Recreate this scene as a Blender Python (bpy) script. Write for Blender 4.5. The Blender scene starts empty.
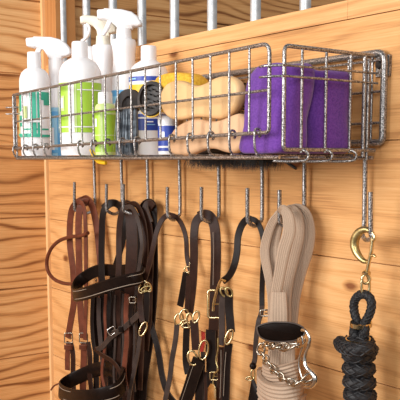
import bpy, bmesh, math, random
from mathutils import Vector as V
random.seed(7)
C = bpy.context.scene.collection
# ---------------------------------------------------------------- camera model
FP, CX, CY, HZ, D, Z0 = 809., 210., 262., 160., .85, 1.35
TH = math.atan((CY-HZ)/FP); AL = math.atan((CX+385)*math.cos(TH)/FP)
RT = V((math.sin(AL), math.cos(AL), 0)); FH = V((-math.cos(AL), math.sin(AL), 0))
FW = FH*math.cos(TH)+V((0,0,-math.sin(TH))); UP = RT.cross(FW)
CAM = V((0, -D, Z0))
def ray(u, v): return FW*FP+RT*(u-CX)+UP*(CY-v)
def P(u, v, y):                       # point of the plane y = const seen at photo position u, v
    d = ray(u, v); return CAM+d*((y-CAM.y)/d.y)
def X(u, v, x):
    d = ray(u, v); return CAM+d*((x-CAM.x)/d.x)
def mpp(p): return (p-CAM).dot(FW)/FP # metres per photo pixel at p

# ---------------------------------------------------------------- materials
def mat(name, col, rough=.5, metal=0, noise=None, bump=None, coat=0, trans=0, alpha=1, sheen=0, spec=.5):
    m = bpy.data.materials.new(name); m.use_nodes = True
    nt = m.node_tree; N = nt.nodes; L = nt.links; b = N['Principled BSDF']
    b.inputs['Base Color'].default_value = (*col, 1); b.inputs['Roughness'].default_value = rough
    b.inputs['Metallic'].default_value = metal; b.inputs['Coat Weight'].default_value = coat
    b.inputs['Transmission Weight'].default_value = trans; b.inputs['Sheen Weight'].default_value = sheen
    b.inputs['Specular IOR Level'].default_value = spec
    tc = N.new('ShaderNodeTexCoord')
    if noise:
        sc, c2, lo, hi = noise
        n = N.new('ShaderNodeTexNoise'); n.inputs['Scale'].default_value = sc; n.inputs['Detail'].default_value = 3
        L.new(tc.outputs['Object'], n.inputs['Vector'])
        r = N.new('ShaderNodeValToRGB'); r.color_ramp.elements[0].position = lo; r.color_ramp.elements[1].position = hi
        r.color_ramp.elements[0].color = (*col, 1); r.color_ramp.elements[1].color = (*c2, 1)
        L.new(n.outputs['Fac'], r.inputs['Fac']); L.new(r.outputs['Color'], b.inputs['Base Color'])
    if bump:
        sc, st, ds = bump
        n = N.new('ShaderNodeTexNoise'); n.inputs['Scale'].default_value = sc; n.inputs['Detail'].default_value = 2
        L.new(tc.outputs['Object'], n.inputs['Vector'])
        bp = N.new('ShaderNodeBump'); bp.inputs['Strength'].default_value = st; bp.inputs['Distance'].default_value = ds
        L.new(n.outputs['Fac'], bp.inputs['Height']); L.new(bp.outputs['Normal'], b.inputs['Normal'])
    return m
def srgb(r, g, b): return tuple(((c/255)/12.92 if c/255 <= .04045 else ((c/255+.055)/1.055)**2.4) for c in (r, g, b))
def wood(name, cols, axis='X', wob=1., grain=1., darkknots=True, band=.5):
    """planks: grain along one axis; every .17 m board gets its own offset and tone"""
    m = bpy.data.materials.new(name); m.use_nodes = True
    nt = m.node_tree; N = nt.nodes; L = nt.links; b = N['Principled BSDF']
    b.inputs['Roughness'].default_value = .62; b.inputs['Specular IOR Level'].default_value = .25
    tc = N.new('ShaderNodeTexCoord'); sp = N.new('ShaderNodeSeparateXYZ'); L.new(tc.outputs['Object'], sp.inputs[0])
    def M(op, a, c=None, d=None):
        n = N.new('ShaderNodeMath'); n.operation = op
        for k, x in enumerate((a, c, d)):
            if x is None: continue
            if isinstance(x, (int, float)): n.inputs[k].default_value = x
            else: L.new(x, n.inputs[k])
        return n.outputs[0]
    ax = sp.outputs[axis]; oth = sp.outputs['Y' if axis == 'X' else 'X']; z = sp.outputs['Z']
    if axis == 'Z': ax, z = sp.outputs['Z'], sp.outputs['X']; oth = sp.outputs['Y']
    idx = M('FLOOR', M('DIVIDE', M('SUBTRACT', z, Z0-.1405-.17*20), .17))
    def comb(a, c, d):
        n = N.new('ShaderNodeCombineXYZ')
        for k, x in enumerate((a, c, d)):
            if isinstance(x, (int, float)): n.inputs[k].default_value = x
            else: L.new(x, n.inputs[k])
        return n.outputs[0]
    def noise(vec, sc, det=3, rough=.5):
        n = N.new('ShaderNodeTexNoise'); n.inputs['Scale'].default_value = sc; n.inputs['Detail'].default_value = det
        n.inputs['Roughness'].default_value = rough; L.new(vec, n.inputs['Vector']); return n.outputs['Fac']
    off = M('MULTIPLY', idx, 3.71)
    v0 = comb(M('ADD', ax, off), oth, M('ADD', z, off))
    low = noise(comb(M('MULTIPLY', M('ADD', ax, off), 1.4), oth, M('MULTIPLY', z, 5)), 1.3, 2)
    zz = M('ADD', M('MULTIPLY', z, 420*grain), M('MULTIPLY', low, 60*wob))
    rings = M('ADD', M('MULTIPLY', M('SINE', zz), .5), .5)
    rings = M('POWER', rings, 3.5)
    amp = noise(comb(M('MULTIPLY', M('ADD', ax, off), 1.1), oth, M('MULTIPLY', z, 9)), 2.1, 1); rings = M('MULTIPLY', rings, M('MULTIPLY', amp, 2.2))
    fine = noise(comb(M('MULTIPLY', M('ADD', ax, off), 5), oth, M('MULTIPLY', z, 260)), 1.6, 5, .65)
    blot = noise(v0, 5, 3)
    f = M('ADD', M('MULTIPLY', rings, band), M('ADD', M('MULTIPLY', fine, .72), M('MULTIPLY', blot, .40)))
    bt = noise(comb(idx, 3.3, 1.7), 1.37, 0)
    f = M('ADD', f, M('MULTIPLY', M('SUBTRACT', bt, .5), .45))
    if darkknots:
        vo = N.new('ShaderNodeTexVoronoi'); vo.inputs['Scale'].default_value = 1; vo.voronoi_dimensions = '2D'
        L.new(comb(M('MULTIPLY', M('ADD', ax, off), 3.4), M('MULTIPLY', z, 6.5), 0), vo.inputs['Vector'])
        k = M('MULTIPLY', M('SMOOTH_MIN', M('SUBTRACT', 1, M('MULTIPLY', vo.outputs['Distance'], 15)), 1, .1), .75)
        f = M('ADD', f, M('MAXIMUM', k, 0))
    r = N.new('ShaderNodeValToRGB'); e = r.color_ramp.elements
    e[0].position = .3; e[0].color = (*cols[0], 1); e[1].position = 1.35; e[1].color = (*cols[2], 1)
    e[1].position = 1.0
    q = e.new(.62); q.color = (*cols[1], 1)
    L.new(f, r.inputs['Fac']); L.new(r.outputs['Color'], b.inputs['Base Color'])
    bp = N.new('ShaderNodeBump'); bp.inputs['Strength'].default_value = .35; bp.inputs['Distance'].default_value = .0006
    L.new(fine, bp.inputs['Height']); L.new(bp.outputs['Normal'], b.inputs['Normal'])
    return m
M_ = {}
M_['pine'] = wood('pine panel', (srgb(236,188,132), srgb(212,156,98), srgb(132,78,42)), 'X', .6, .42, True, .12)
M_['pine_side'] = wood('pine side boards', (srgb(238,194,138), srgb(212,156,98), srgb(130,80,42)), 'Y', .75, .55, False, .28)
M_['cap'] = wood('pine cap', (srgb(234,186,130), srgb(214,158,102), srgb(165,108,64)), 'X', .5, .8, False, .16)
M_['post'] = wood('pine post', (srgb(200,145,90), srgb(185,125,72), srgb(140,85,42)), 'Z', .5, 1., False, .2)
M_['edge'] = wood('pine edge', (srgb(240,200,150), srgb(228,180,125), srgb(200,140,85)), 'Z', .5, 1., False, .1)
M_['beech'] = mat('beech brush wood', srgb(226,186,134), .5, noise=(14, srgb(204,158,106), .35, .8))
M_['beech_dull'] = mat('dull beech brush wood', srgb(214,174,136), .6, noise=(16, srgb(194,150,112), .35, .8))
M_['wire'] = mat('hammered grey steel', srgb(72,68,68), .3, .72, noise=(700, srgb(215,212,210), .42, .66), bump=(700, .5, .0004))
M_['wire_plain'] = mat('dull steel wire', srgb(120,112,104), .4, .8, noise=(300, srgb(175,168,160), .4, .7))
M_['galv'] = mat('galvanised steel', srgb(172,176,180), .42, .45, noise=(60, srgb(205,208,210), .3, .7))
M_['brass'] = mat('brass', srgb(206,184,136), .24, 1, noise=(90, srgb(232,216,178), .4, .7))
M_['brass_dull'] = mat('worn brass', srgb(158,138,92), .34, .9, noise=(120, srgb(214,196,140), .4, .75))
M_['chrome'] = mat('chrome', srgb(205,200,195), .16, 1)
M_['steel'] = mat('chain steel', srgb(176,166,152), .25, 1)
M_['white'] = mat('white plastic', srgb(240,240,243), .35, bump=None)
M_['cream'] = mat('cream plastic', srgb(238,232,214), .4)
M_['green'] = mat('lime print', srgb(166,210,66), .4)
M_['palegreen'] = mat('pale lime print', srgb(205,226,150), .4)
M_['teal'] = mat('teal print', srgb(50,172,142), .4)
M_['paleblue'] = mat('pale blue print', srgb(150,205,235), .4)
M_['sky'] = mat('sky blue print', srgb(90,170,225), .4)
M_['blue'] = mat('royal blue print', srgb(40,70,170), .4)
M_['yellow'] = mat('yellow plastic', srgb(240,190,30), .45)
M_['sponge'] = mat('yellow sponge', srgb(240,190,62), .9, noise=(200, srgb(222,165,45), .4, .6), bump=(260, .6, .001))
M_['rubber'] = mat('black rubber', srgb(38,33,32), .55, noise=(80, srgb(60,50,46), .4, .7))
M_['bristle'] = mat('black bristle', srgb(16,15,15), .6)
M_['greybristle'] = mat('grey blue bristle', srgb(135,145,155), .6, noise=(90, srgb(70,78,88), .4, .6))
M_['purple'] = mat('purple fleece', srgb(88,40,132), .95, noise=(420, srgb(108,58,152), .35, .65), bump=(520, .7, .0010), sheen=.2)
M_['beige'] = mat('beige cotton webbing', srgb(178,154,132), .85, noise=(900, srgb(164,140,120), .4, .65), bump=(1200, .5, .0004))
M_['red'] = mat('red cloth', srgb(200,60,50), .7)
def leather(name, c, e):
    a = mat(name, c, .34, noise=(55, tuple(min(1, x*1.6) for x in c), .35, .75), bump=(240, .35, .0006), spec=.08)
    b = mat(name+' edge', e, .5, noise=(80, tuple(x*.55 for x in e), .35, .7))
    return [a, b]
L_RED = leather('chestnut leather', srgb(90,48,34), srgb(128,80,60))
L_DK = leather('dark brown leather', srgb(42,24,17), srgb(72,52,42))
L_BK = leather('black leather', srgb(24,16,13), srgb(52,42,37))
L_GR = leather('worn grey black leather', srgb(56,46,42), srgb(88,76,70))
STITCH = mat('pale stitching', srgb(150,135,120), .7)
CORD = mat('black braided cord', srgb(26,25,28), .6, spec=.5)

# ---------------------------------------------------------------- builders
def link(name, me, mats, parent=None, smooth=True):
    if not isinstance(mats, (list, tuple)): mats = [mats]
    for m in mats: me.materials.append(m)
    if smooth:
        for p in me.polygons: p.use_smooth = True
    o = bpy.data.objects.new(name, me); C.objects.link(o)
    if parent is not None:
        o.parent = parent; o.matrix_parent_inverse = parent.matrix_world.inverted() if False else parent.matrix_basis.inverted()
    return o
class MB:
    def __init__(s): s.v, s.f, s.m = [], [], []; s.ang = .9
    def add(s, vs, fs, mi=0):
        k = len(s.v); s.v += [tuple(x) for x in vs]; s.f += [[i+k for i in f] for f in fs]
        s.m += (mi if isinstance(mi, list) else [mi]*len(fs)); return s
    def obj(s, name, mats, parent=None, smooth=True):
        me = bpy.data.meshes.new(name); me.from_pydata(s.v, [], s.f)
        for p, mi in zip(me.polygons, s.m): p.material_index = mi
        bm = bmesh.new(); bm.from_mesh(me); bmesh.ops.recalc_face_normals(bm, faces=bm.faces)
        if smooth:
            for e in bm.edges:
                if len(e.link_faces) == 2 and e.calc_face_angle(0) > s.ang: e.smooth = False
        bm.to_mesh(me); bm.free()
        return link(name, me, mats, parent, smooth)
    def box(s, a, b, mi=0):
        x0, y0, z0 = a; x1, y1, z1 = b
        vs = [(x0,y0,z0),(x1,y0,z0),(x1,y1,z0),(x0,y1,z0),(x0,y0,z1),(x1,y0,z1),(x1,y1,z1),(x0,y1,z1)]
        return s.add(vs, [(0,1,2,3),(4,5,6,7),(0,1,5,4),(1,2,6,5),(2,3,7,6),(3,0,4,7)], mi)
    def tube(s, pts, r, seg=8, closed=False, mi=0, sm=0):
        pts = [V(p) for p in pts]
        if sm: pts = catmull(pts, sm, closed)
        return s.sweep(pts, lambda i, n: [(math.cos(2*math.pi*k/seg)*(r(i/n) if callable(r) else r), math.sin(2*math.pi*k/seg)*(r(i/n) if callable(r) else r)) for k in range(seg)], closed, mi)
    def sweep(s, pts, sec, closed=False, mi=0, nrm=None):
        n = len(pts); rings = []; vs = []; last = None
        for i, p in enumerate(pts):
            a = pts[(i-1) % n] if (closed or i > 0) else p; b = pts[(i+1) % n] if (closed or i < n-1) else p
            t = (b-a)
            if t.length < 1e-9: t = V((0,0,1))
            t.normalize()
            if nrm is not None:
                nn = V(nrm(i, n) if callable(nrm) else nrm)
                w = t.cross(nn)
                if w.length < .15: w = last if last is not None else t.orthogonal()
                w.normalize()
                if last is not None and w.dot(last) < 0: w = -w
                last = w; nn2 = w.cross(t).normalized()
            else:
                if last is None: w = t.orthogonal().normalized()
                else:
                    w = last-t*last.dot(t)
                    w = w.normalized() if w.length > 1e-6 else t.orthogonal().normalized()
                last = w; nn2 = w.cross(t).normalized()
            sc = sec(i, max(1, n-1)); m = len(sc)
            vs += [p+w*x+nn2*y for x, y in sc]
        fs = []; R_ = n if closed else n-1
        for i in range(R_):
            j = (i+1) % n
            for k in range(m): fs.append((i*m+k, i*m+(k+1) % m, j*m+(k+1) % m, j*m+k))
        ml = []
        if isinstance(mi, (list, tuple)):
            ml = [mi[k % m] for k in range(R_*m)]
        else: ml = [mi]*(R_*m)
        if not closed:
            fs.append(tuple(range(m))[::-1]); fs.append(tuple((n-1)*m+k for k in range(m))); ml += [0 if isinstance(mi, (list, tuple)) else mi]*2
        return s.add(vs, fs, ml)
    def ribbon(s, pts, w, t=.003, n=(.45,-.89,0), closed=False, sm=5):
        s.ang = .42; pts = catmull([V(p) for p in pts], sm, closed)
        def sec(i, N_):
            ww = (w(i/N_) if callable(w) else w)/2; tt = t/2; e = min(ww*.16, .0009)
            return [(-ww,-tt*.4),(-ww+e,-tt),(ww-e,-tt),(ww,-tt*.4),(ww,tt*.4),(ww-e,tt),(-ww+e,tt),(-ww,tt*.4)]
        return s.sweep(pts, sec, closed, [1,0,1,1,1,0,1,1], n)
    def lathe(s, prof, c, seg=32, mi=0, a0=0, a1=2*math.pi, sx=1, sy=1):
        full = abs(a1-a0-2*math.pi) < 1e-6; n = seg if full else seg+1; vs = []
        for r, z in prof:
            for k in range(n):
                a = a0+(a1-a0)*k/seg; q = RT*(math.cos(a)*r*sx)+FH*(math.sin(a)*r*sy)
                vs.append((c[0]+q.x, c[1]+q.y, c[2]+z))
        fs = []
        for i in range(len(prof)-1):
            for k in range(seg if full else seg):
                k2 = (k+1) % n if full else k+1
                fs.append((i*n+k, i*n+k2, (i+1)*n+k2, (i+1)*n+k))
        return s.add(vs, fs, mi)
    def prism(s, poly, o, ax, az, ay, th, mi=0, bev=.0):
        """poly (a,b) outline on axes ax, az at origin o, thickness th along ay, with rounded rims"""
        def inset(d):
            n = len(poly); out = []
            cx = sum(p[0] for p in poly)/n; cz = sum(p[1] for p in poly)/n
            area = sum(poly[i][0]*poly[(i+1) % n][1]-poly[(i+1) % n][0]*poly[i][1] for i in range(n))
            sg = 1 if area > 0 else -1
            for i in range(n):
                a = V(poly[i-1]); b = V(poly[i]); c_ = V(poly[(i+1) % n])
                t = (c_-a); t = t.normalized() if t.length else V((1,0))
                nn = V((-t.y, t.x))*sg; out.append((b.x+nn.x*d, b.y+nn.y*d))
            return out
        if bev: lays = [(bev, 0), (bev*.3, bev*.3), (0, bev), (0, th-bev), (bev*.3, th-bev*.3), (bev, th)]
        else: lays = [(0, 0), (0, th)]
        vs = []; n = len(poly)
        for d, h in lays:
            for a, b in inset(d): vs.append(V(o)+V(ax)*a+V(az)*b+V(ay)*h)
        fs = []
        for i in range(len(lays)-1):
            for k in range(n): fs.append((i*n+k, i*n+(k+1) % n, (i+1)*n+(k+1) % n, (i+1)*n+k))
        fs.append(tuple(range(n))); fs.append(tuple((len(lays)-1)*n+k for k in range(n)))
        return s.add(vs, fs, mi)
def catmull(p, k=5, closed=False):
    n = len(p)
    if n < 3: return p
    out = []
    for i in range(n if closed else n-1):
        a = p[(i-1) % n] if closed or i > 0 else p[0]; b = p[i]; c = p[(i+1) % n]; d = p[(i+2) % n] if closed or i < n-2 else p[-1]
        for j in range(k):
            t = j/k
            out.append(.5*((2*b)+(c-a)*t+(2*a-5*b+4*c-d)*t*t+(3*b-a-3*c+d)*t**3))
    if not closed: out.append(p[-1])
    return out
def smooth2(poly, k=4):
    q = catmull([V((a, b, 0)) for a, b in poly], k, True); return [(v.x, v.y) for v in q]
def tag(o, label, cat=None, group=None):
    o['label'] = label
    if cat: o['category'] = cat
    if group: o['group'] = group
    return o
def thing(name, loc, label, cat, group=None):
    o = bpy.data.objects.new(name, None); o.empty_display_size = .02; C.objects.link(o); o.location = loc
    return tag(o, label, cat, group)
def struct(o): o['kind'] = 'structure'; return o
ZV = V((0,0,1)); XV = V((1,0,0)); YV = V((0,1,0))
def Z(z): return Z0+z

# ---------------------------------------------------------------- setting
XL = -1.84
b = MB()
for k in range(-8, 2):                                  # half wall: horizontal boards, small gaps
    z1 = .026+.17*k; z0_ = z1-.17+.0016
    b.box((XL+.004, 0, Z(z0_)), (1.2, .03, Z(z1)))
b.box((XL+.004, 0, Z(.1976)), (1.2, .03, Z(.2005)))
b.box((XL+.004, .006, 0), (1.2, .034, Z(.1976)))
struct(b.obj('wall_back', M_['pine'], smooth=False))
b = MB(); b.box((XL+.004, -.0008, Z(.1972)), (-.835, .04, Z(.2232))); b.box((-.8345, -.0008, Z(.1972)), (1.2, .04, Z(.2232)))
struct(b.obj('trim_1', M_['cap'], smooth=False))
b = MB()
for k in range(-9, 8):
    z0_ = .2005+.17*(k-1)+.0034; z1 = .2005+.17*k
    b.box((XL-.03, -1.5, max(0, Z(z0_))), (XL, 3.2, Z(z1)))
b.box((XL-.034, -1.5, 0), (XL-.006, 3.2, Z(1.3)))
struct(b.obj('wall_left', M_['pine_side'], smooth=False))
b = MB(); b.box((XL, 0, Z(.2232)), (XL+.068, .05, Z(1.3))); struct(b.obj('trim_2', M_['post'], smooth=False))
b = MB(); b.box((XL, -.007, 0), (XL+.011, .0, Z(1.3))); struct(b.obj('trim_3', M_['edge'], smooth=False))
b = MB(); b.box((XL-.034, -3, -.05), (3, 3.2, 0)); struct(b.obj('floor', mat('packed earth floor', srgb(150,120,90), .9, noise=(9, srgb(120,95,70), .3, .7)), smooth=False))

gr = thing('stall_grille', (-1.2, .02, Z(.2232)), 'row of galvanised upright bars standing on the stall wall cap behind the rack', 'grille')
for x in (-1.7765, -1.6578, -1.5393, -1.4225, -1.3055, -1.186, -1.065, -.945, -.825, -.705):
    b = MB(); b.tube([(x, .02, Z(.2225)), (x, .02, Z(.95))], .0088, 20); b.obj('bar', M_['galv'], gr)
b = MB(); b.tube([(XL+.068, .02, Z(.95)), (1.2, .02, Z(.95))], .014, 16); b.obj('top_rail', M_['galv'], gr)

# ---------------------------------------------------------------- wire rack
XA, XB, YF, XS = -1.592, -.786, -.185, -.768
rack = thing('wire_rack', (-1.18, -.005, Z(0)), 'grey hammered steel wire basket rack screwed to the boards, with hooks below', 'rack')
def q(x, y, z): return V((x, y, Z(z)))
def corner(a, c, b_, r=.012, k=5):                       # fillet points at c between a and b
    u = (a-c).normalized()*r; w = (b_-c).normalized()*r
    return [c+u*(1-t)**2+w*t**2 for t in [i/k for i in range(k+1)]]
# front panel
fp = MB(); zl, zr = .0235, .0345
tl, tr = q(XA, YF, .1315), q(XB, YF, .1435); bl, br = q(XA, YF, zl), q(XB, YF, zr)
fp.tube([bl, *corner(bl, tl, tr, .004), *corner(tl, tr, br, .014), *corner(tr, br, bl, .006), bl], .0026, 10)
front = fp.obj('front_panel', M_['wire'], rack)
fr = MB(); fr.tube([q(XA, YF+.002, .0775), q(XB, YF+.002, .087)], .0019, 8); fr.obj('middle_rail', M_['wire'], front)
for k in range(18):
    x = XA+.0485+(k)*.0423; f = (x-XA)/(XB-XA)
    b = MB(); b.tube([q(x, YF-.001, zl+(zr-zl)*f), q(x, YF-.001, .1315+.012*f)], .00165, 8); b.obj('upright_wire', M_['wire'], front)
# floor grid: front-to-back wires that hook over the front rail
fl = MB()
for y, r in ((-.183, .0024), (-.15, .0018), (-.105, .0018), (-.06, .0018), (-.015, .0026)): fl.tube([q(XA+.004, y, .003), q(XS, y, .003)], r, 8)
floor_ = fl.obj('basket_floor', M_['wire'], rack)
lx = [-1.588, -1.5375, -1.4885, -1.4386, -1.2978, -1.2486, -1.2, -1.1515, -1.1049, -1.006, -.9585, -.909, -.8606, -.8081]
for k, x in enumerate(lx):
    zc = zl+(zr-zl)*(x-XA)/(XB-XA)
    b = MB(); pts = [q(x, -.012, .0065), q(x, -.17, .0065), q(x, -.186, .009), q(x, -.1895, .016), q(x, -.1905, zc-.004)]
    pts += [q(x, YF+math.cos(a)*.0055-.0, zc+math.sin(a)*.0055) for a in [math.pi*(1-i/6*1.35) for i in range(1, 7)]]
    b.tube(pts, .0017, 8, sm=2); b.obj('hooked_floor_wire', M_['wire'], floor_)
# right end panel
sp = MB(); a0, a1 = q(XS, -.1765, .1395), q(XS, -.012, .1385); c0, c1 = q(XS, -.1765, .013), q(XS, -.012, .013)
sp.tube([c1, *corner(c1, c0, a0, .006)[0:], *corner(c0, a0, a1, .008), a1], .0027, 10)
side = sp.obj('end_panel', M_['wire'], rack)
b = MB()
for z in (.1155, .1025):
    b.tube([q(XB-.012, YF-.006, z), q(XB+.002, YF-.005, z), q(XS+.001, -.178, z), q(XS+.003, -.168, z), q(XS+.003, -.012, z)], .0015, 8, sm=3)
b.obj('link_wire', M_['wire'], side)
for y in (-.1468, -.105, -.0605):
    b = MB(); pts = [q(XS, y, .139), q(XS, y, .02), q(XS+.001, y, .013)]
    pts += [q(XS+math.sin(a)*.007+.001, y+math.sin(a)*.006, .0125-.007+math.cos(a)*.007) for a in (.4, 1.2, 2.0, 2.8)]
    pts += [q(XS-.012, y-.012, -.002), q(XS-.03, y-.02, -.001)]
    b.tube(pts, .0019, 8, sm=2); b.obj('upright_wire', M_['wire'], side)
b = MB(); b.tube([q(XS, -.0345, .139), q(XS, -.0345, .004)], .0028, 8); b.obj('upright_wire', M_['wire'], side)
b = MB(); b.tube([q(XS, -.027, .134), q(XS, -.027, .0)], .0023, 8); b.obj('upright_wire', M_['wire'], side)
# left end panel
b = MB(); b.tube([q(XA, -.18, .003), q(XA-.001, -.18, .1315), q(XA-.001, -.012, .1315), q(XA, -.012, .003)], .0024, 8)
left = b.obj('end_panel', M_['wire'], rack)
b = MB()
for z in (.1065, .0935): b.tube([q(XA+.025, -.178, z), q(XA, -.187, z), q(XA-.012, -.196, z)], .0015, 8)
for z in (.1065, .0935): b.tube([q(XA, -.187, z), q(XA, -.012, z)], .0015, 8)
b.obj('link_wire', M_['wire'], left)
for y in (-.145, -.1, -.055):
    b = MB(); b.tube([q(XA, y, .1315), q(XA, y, .003)], .0016, 8); b.obj('upright_wire', M_['wire'], left)
# back frame on the wall
xw0, xw1 = -1.6, -.757
b = MB(); A, B_, C_, D_ = q(xw0, -.0085, .0235), q(xw0, -.0085, .1435), q(xw1, -.0085, .1435), q(xw1, -.0085, .0235)
b.tube([A, *corner(A, B_, C_, .012), *corner(B_, C_, D_, .014), *corner(C_, D_, A, .008), *corner(D_, A, B_, .008)], .0048, 12, closed=True)
back = b.obj('back_frame', M_['wire'], rack)
for k in range(18):
    x = xw1-.022-.0445*k
    b = MB(); b.tube([q(x, -.008, .1435), q(x, -.008, .0235)], .0017, 8); b.obj('upright_wire', M_['wire'], back)
b = MB()
for z in (.1335, .092, .05): b.tube([q(xw0, -.009, z), q(xw1, -.009, z)], .0019, 8)
b.obj('cross_wire', M_['wire'], back)
b = MB(); b.box((-.776, -.0045, Z(.112)), (-.752, 0, Z(.14))); b.obj('bracket', M_['wire'], back, smooth=False)
b = MB(); b.lathe([(0, 0), (.0045, .001), (.0055, .004), (.0045, .008), (0, .009)], (0,0,0), 12)
b.v = [(-.7655+vx, -.0045-vz, Z(.1265)+vy) for vx, vy, vz in b.v]; b.obj('screw', M_['rubber'], back)
# the hooks
HOOKS = [(-1.5737, 75, 182, 212), (-1.456, 107, 184, 213), (-1.3547, 124, 184, 213), (-1.2427, 168, 187, 219),
         (-1.122, 202, 187, 221), (-1.0058, 248, 188, 225), (-.9066, 280, 190, 226), (-.7836, 371, 192, 240)]
for x, u, vt, vb in HOOKS:
    t = P(u, vt, -.052); m = P(u, vb, -.05); zb = m.z
    b = MB(); pts = [V((x, -.013, Z(.004))), V((x, -.012, Z(-.05))), V((x, -.012, zb+.012)), V((x, -.0155, zb+.003)), V((x+(m.x-x)*.45, -.031, zb-.003)),
                     V((m.x, -.047, zb+.003)), V((m.x, -.051, zb+.012)), V((t.x, -.053, t.z))]
    b.tube(pts, .0033, 10, sm=4); b.obj('hook', M_['wire'], rack)

# ---------------------------------------------------------------- bottles
class Unit:                                             # local frame of an object standing in the basket
    def __init__(s, u, vb, y, x=None):
        s.u, s.vb = u, vb; s.c = P(u+(228-u)*.0092, 158, y); s.s = mpp(s.c); s.base = Z(.0088)
    def hit(s, u, v):
        d = ray(u, v); return CAM+d*((s.c-CAM).dot(FH)/d.dot(FH))
    def z(s, v): return max(s.base, s.hit(s.u, v).z)
    def pt(s, u, v, d=0): # d = depth towards the viewer side
        q_ = s.hit(u, v)-FH*d; return V((q_.x, q_.y, max(q_.z, s.base)))
    def loc(s): return V((s.c.x, s.c.y, s.base))
def body(U, prof, name, m, par, seg=36, flat=1.):
    b = MB(); pr = [(r*U.s, U.z(v)-U.base) for r, v in prof]
    b.lathe(pr, U.loc(), seg, sy=flat); return b.obj(name, m, par)
def label(U, bands, par, flat=1., seg=14):
    """bands: (r px, v0, v1, angle0, angle1, material index) on the side that faces the room"""
    b = MB(); mats = []
    for i, (r, v0, v1, a0, a1, mk) in enumerate(bands):
        if mk not in mats: mats.append(mk)
        rr = r*U.s+.0004+.00025*i
        b.lathe([(rr, U.z(v1)-U.base), (rr, U.z(v0)-U.base)], U.loc(), seg, mats.index(mk), math.radians(a0), math.radians(a1), sy=flat)
    return b.obj('label', [M_[k] for k in mats], par)
def poly_on(U, pts, th, name, m, par, bev=.002, k=1, shift=0):
    pp = [((U.hit(u, v)-U.c).dot(RT), U.z(v)) for u, v in pts]
    if k > 1: pp = smooth2(pp, k)
    b = MB(); o = V((U.c.x, U.c.y, 0))-FH*(th/2+shift)
    b.prism(pp, o, RT, ZV, FH, th, bev=bev); return b.obj(name, m, par)
# angles: RT at 0 deg, towards the viewer at -90 (270)
# 1 teal label spray can shape bottle, far left
U = Unit(35, 158, -.15)
t = thing('spray_bottle', U.loc(), 'white round-shouldered bottle with teal green label at the left end of the basket', 'bottle', 'grooming bottles in the basket')
body(U, [(0,159),(13,158.5),(14.6,157),(15,150),(15.2,86),(15.1,81),(14.4,77),(12.8,73),(10,70),(7,68.4),(6.4,67),(0,67)], 'body', M_['white'], t)
body(U, [(6.6,69.6),(6.9,64),(6.6,54),(6.4,52.4),(0,52)], 'cap', M_['white'], t)
label(U, [(15.25,92,138,196,345,'white')]+[(15.25,93,112,200,222,'teal'),(15.25,116,127,200,224,'teal'),(15.25,93,137,262,284,'teal'),(15.25,93,137,288,296,'teal'),(15.25,93,101,300,340,'teal'),(15.25,101,106,312,340,'teal'),
      (15.25,121,123,200,310,'white'),(15.25,129,130.5,232,330,'teal'),(15.25,135,137.5,205,335,'teal'),(15.25,104,137,206,212,'palegreen'),(15.25,107,119,232,252,'palegreen'),(15.25,134,136,200,300,'teal')], t)
# 2 trigger sprayer behind it, pale blue label
U = Unit(56.5, 158, -.1)
t = thing('spray_bottle', U.loc(), 'white trigger spray bottle with pale blue label, second from the left end', 'bottle', 'grooming bottles in the basket')
body(U, [(0,159),(8.5,158.5),(9.4,157),(9.8,150),(9.8,104),(9.6,98),(8.8,93),(7.8,88),(7,78),(6.8,70),(0,70)], 'body', M_['white'], t)
body(U, [(6.9,76),(7.3,75),(7.3,60),(6.6,58),(0,57)], 'collar', M_['white'], t)
label(U, [(9.8,108,156,185,355,'paleblue'),(9.8,112,116,200,340,'sky'),(9.8,118,156,280,300,'sky'),(9.8,128,150,230,262,'white'),(9.8,150,153,210,330,'sky')], t)
h = poly_on(U, [(26.5,40),(27.5,38.5),(34,38),(34.5,37),(52,37.6),(61,40),(67,44),(71,49),(72,54),(68,56.5),(63,57.5),(62.5,60),(50,60),(48,56),(44,50),(35,47.8),(34.5,48.6),(27.5,46.6)], .026, 'sprayer_head', M_['white'], t, .004)
poly_on(U, [(37,48),(42,49),(39,56),(33,66),(30,68),(29,66),(33,58)], .012, 'trigger', M_['white'], t, .002)
# 3 big lime bottle
U = Unit(80.5, 158, -.13)
t = thing('spray_bottle', U.loc(), 'largest white domed bottle with lime green label and short white cap', 'bottle', 'grooming bottles in the basket')
body(U, [(0,159),(18,158.5),(20,156.5),(20.6,150),(21,84),(20.9,77),(20.2,71),(18.2,66),(15.2,62.2),(11.6,59.8),(8.3,58),(0,57)], 'body', M_['white'], t)
body(U, [(7.9,59.6),(8,58),(7.8,43.2),(7.2,42),(0,41.6)], 'cap', M_['white'], t)
label(U, [(21.1,84,133,188,352,'green'),(21.1,84,133,245,262,'white'),(21.1,84,133,264,268,'palegreen'),(21.1,97,112,208,232,'palegreen'),(21.1,99,109,212,228,'white'),(21.1,127,128.2,190,350,'white'),(21.1,91,92,270,350,'white'),(21.1,86,133,196,200,'palegreen')], t)
# 4 small lime bottle in front
U = Unit(105, 158, -.155)
t = thing('spray_bottle', U.loc(), 'smallest bottle, lime green with a white screw cap, in front of the tall sprayers', 'bottle', 'grooming bottles in the basket')
body(U, [(0,159),(9.4,158.5),(10.4,156.5),(10.5,150),(10.5,110),(10.2,107),(9,104.8),(6.6,103.6),(0,103.4)], 'body', M_['palegreen'], t)
body(U, [(7,103.8),(7.2,102.5),(7,93.5),(6.4,92.4),(0,92)], 'cap', M_['white'], t)
label(U, [(10.5,110,152,183,357,'green'),(10.5,110,152,250,262,'palegreen'),(10.5,119,127,205,226,'white'),(10.5,135,136,190,350,'palegreen'),(10.5,113,115,275,345,'palegreen'),(10.5,143,144,190,350,'palegreen')], t)
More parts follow.
